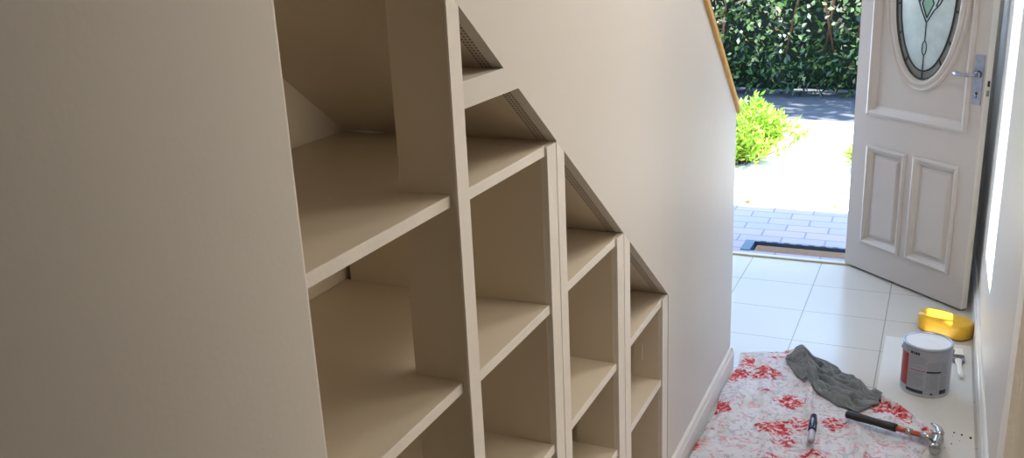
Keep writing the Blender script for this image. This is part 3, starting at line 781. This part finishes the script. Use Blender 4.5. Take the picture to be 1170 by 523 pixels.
bm = bmesh.new(); patch(bm, R_(-150), R_(150), 0.010, H0-0.013, R0+0.0002); lb = link('label', bm, label_m, cn, smooth=True)
D = R0+0.0009
bm = bmesh.new(); patch(bm, R_(-74), R_(-45), 0.030, 0.155, D); patch(bm, R_(-40), R_(0), 0.100, 0.1025, D); link('red_panel', bm, red_m, lb, smooth=True)
for q in ((-46, -3, 0.014, 0.026), (2, 36, 0.097, 0.104), (36, 56, 0.014, 0.030), (14, 20, 0.013, 0.019)):
    bm = bmesh.new(); patch(bm, R_(q[0]), R_(q[1]), q[2], q[3], D); link('navy_bar', bm, navy_m, lb, smooth=True)
bm = bmesh.new()
for t0, t1 in ((-40, -34), (-32.5, -29), (-27.5, -22), (-21, -17)): patch(bm, R_(t0), R_(t1), 0.160, 0.170, D)
link('heading', bm, navy_m, lb, smooth=True)
bm = bmesh.new(); rnd = random.Random(2)
for (ta, tb, za, zb) in ((-42, -2, 0.108, 0.152), (-42, -4, 0.034, 0.094), (3, 30, 0.034, 0.090), (3, 30, 0.110, 0.140), (36, 54, 0.036, 0.14)):
    z = za
    while z < zb:
        t_ = ta
        while t_ < tb-2:
            w_ = rnd.uniform(2, 6); patch(bm, R_(t_), R_(min(tb, t_+w_)), z, z+0.0022, D); t_ += w_+rnd.uniform(0.8, 2)
            if rnd.random() < 0.06: break
        z += 0.0062
link('fine_print', bm, ink_m, lb, smooth=True)
for a in (-88, 92):
    x, y = R0*math.sin(R_(a)), -R0*math.cos(R_(a)); bm = bmesh.new()
    tube(bm, [(x*0.99, y*0.99, 0.158), (x*1.06, y*1.06, 0.158)], [0.010, 0.006], 14)
    link('handle_ear', bm, rim_m, cn, smooth=True)
bm = bmesh.new()
tube(bm, [(-R0*1.055*math.cos(t_), 0.012+0.088*math.sin(t_), 0.158-0.10*math.sin(t_)) for t_ in [math.pi*k/20 for k in range(21)]], 0.0016, 8)
link('wire_handle', bm, rim_m, cn, smooth=True)

# sponge (figure-eight, rounded)
bm = bmesh.new()
spx, spy = 0.763, 3.950
def sp_out(t_):
    L, w = 0.110, 0.062
    x = L*math.cos(t_); waist = 1-0.22*math.exp(-(x/0.030)**2)
    s_ = math.sin(t_); c_ = math.cos(t_)
    x = L*math.copysign(abs(c_)**0.75, c_); y = w*math.copysign(abs(s_)**0.65, s_)*waist
    a = R_(-30); return (x*math.cos(a)-y*math.sin(a), x*math.sin(a)+y*math.cos(a))
prof = [(0.90, 0.0), (0.985, 0.006), (1.0, 0.016), (1.0, 0.050), (0.985, 0.062), (0.93, 0.070), (0.80, 0.073), (0.4, 0.074), (0.02, 0.074)]
rings = []
for s_, z in prof:
    rings.append([bm.verts.new((sp_out(2*math.pi*k/56)[0]*s_, sp_out(2*math.pi*k/56)[1]*s_, z)) for k in range(56)])
for a, b in zip(rings, rings[1:]):
    for k in range(56): bm.faces.new([a[k], a[(k+1) % 56], b[(k+1) % 56], b[k]])
bm.faces.new(rings[0][::-1]); bm.faces.new(rings[-1])
sg = link('sponge', bm, sponge_m, smooth=True); sg.location = (spx, spy, 0.001)
tag(sg, 'yellow figure-eight sponge on the tiles against the open door', 'sponge')

# pale brush behind the can
br = empty('paintbrush', (0.815, 3.62, 0.0075), R_(4)); tag(br, 'white-handled paintbrush lying behind the paint tin beside the right wall', 'paintbrush')
bm = bmesh.new(); tube(bm, [(0, -0.13, 0.010), (0, -0.10, 0.011), (0, -0.03, 0.010), (0, 0.02, 0.011)], [0.006, 0.010, 0.008, 0.014], 14, squash=(1, 0.7)); link('handle', bm, plast_m, br, smooth=True)
link('ferrule', B((-0.024, 0.024, 0.02, 0.06, 0.002, 0.020)), chrome_m, br, bevel=0.003)
link('bristles', B((-0.023, 0.023, 0.06, 0.125, 0.004, 0.018)), plast_m, br, bevel=0.004)

# marker pen
mp_ = empty('marker_pen', (0.370, 2.875, 0.0)); mp_.rotation_euler = (0, 0, R_(4))
tag(mp_, 'marker pen with dark blue cap lying on the floral sheet', 'pen')
zp = cloth_h(0.37, 2.88)+0.018
bm = bmesh.new(); tube(bm, [(0, 0.104, zp), (0, 0.100, zp), (0, 0.06, zp), (0, 0.0, zp), (0, -0.004, zp)], [0.006, 0.0115, 0.0135, 0.0135, 0.012], 18); link('cap', bm, cap_m, mp_, smooth=True)
bm = bmesh.new(); tube(bm, [(0, -0.002, zp), (0, -0.01, zp), (0, -0.065, zp), (0, -0.075, zp)], [0.009, 0.0115, 0.0115, 0.008], 18); link('barrel', bm, clear_m, mp_, smooth=True)

# claw hammer
hm = empty('claw_hammer', (0.60, 2.985, 0)); tag(hm, 'claw hammer with black grip and orange neck lying on the sheet edge', 'hammer')
ho = Vector((0.60, 2.985, 0))
def H(x, y, z): return Vector((x, y, z))-ho
zc = 0.040
bm = bmesh.new(); tube(bm, [H(0.462, 3.027, zc), H(0.466, 3.026, zc), H(0.50, 3.017, zc), H(0.56, 3.001, zc), H(0.615, 2.986, zc), H(0.625, 2.983, zc)], [0.010, 0.0155, 0.0165, 0.0145, 0.0165, 0.0150], 16, squash=(1, 0.85)); link('grip', bm, rubber_m, hm, smooth=True)
bm = bmesh.new(); tube(bm, [H(0.623, 2.984, zc), H(0.655, 2.975, zc), H(0.745, 2.951, zc)], [0.013, 0.0115, 0.011], 14, squash=(1, 0.7)); link('neck', bm, orange_m, hm, smooth=True)
bm = bmesh.new(); tube(bm, [H(0.655, 2.975, zc), H(0.672, 2.971, zc)], [0.0142, 0.0142], 14, squash=(1, 0.8)); link('collar', bm, steel_m, hm, smooth=True); bm = bmesh.new(); tube(bm, [H(0.700, 2.964, zc), H(0.738, 2.954, zc)], [0.0135, 0.015], 14, squash=(1, 0.8)); link('collar', bm, steel_m, hm, smooth=True)
bm = bmesh.new()
tube(bm, [H(0.752, 2.975, zc), H(0.751, 2.950, zc), H(0.747, 2.925, zc), H(0.745, 2.908, zc), H(0.744, 2.900, zc), H(0.742, 2.880, zc), H(0.742, 2.877, zc)], [0.015, 0.0175, 0.014, 0.0125, 0.0175, 0.0180, 0.0165], 20)
for s_ in (-1, 1):
    tube(bm, [H(0.752, 2.965, zc+0.007*s_), H(0.756, 2.985, zc+0.008*s_), H(0.752, 3.005, zc+0.010*s_), H(0.742, 3.020, zc+0.012*s_), H(0.728, 3.030, zc+0.013*s_)], [0.014, 0.013, 0.0105, 0.0075, 0.003], 12, squash=(1, 0.75))
link('head', bm, steel_m, hm, smooth=True)
hm.rotation_euler = (0, 0, 0)

# crumbs of old plaster on the board
bm = bmesh.new(); rnd = random.Random(11)
for i in range(9):
    x, y = rnd.gauss(0.79, 0.022), rnd.gauss(3.02, 0.05); s_ = rnd.uniform(0.001, 0.0035)
    x = min(x, 0.85)
    box(bm, x-s_, x+s_, y-s_*1.3, y+s_*1.3, 0.0064, 0.0064+s_)
cr = link('debris', bm, bark_m); tag(cr, 'brown crumbs scattered on the white board beside the hammer head', 'debris', kind='stuff')
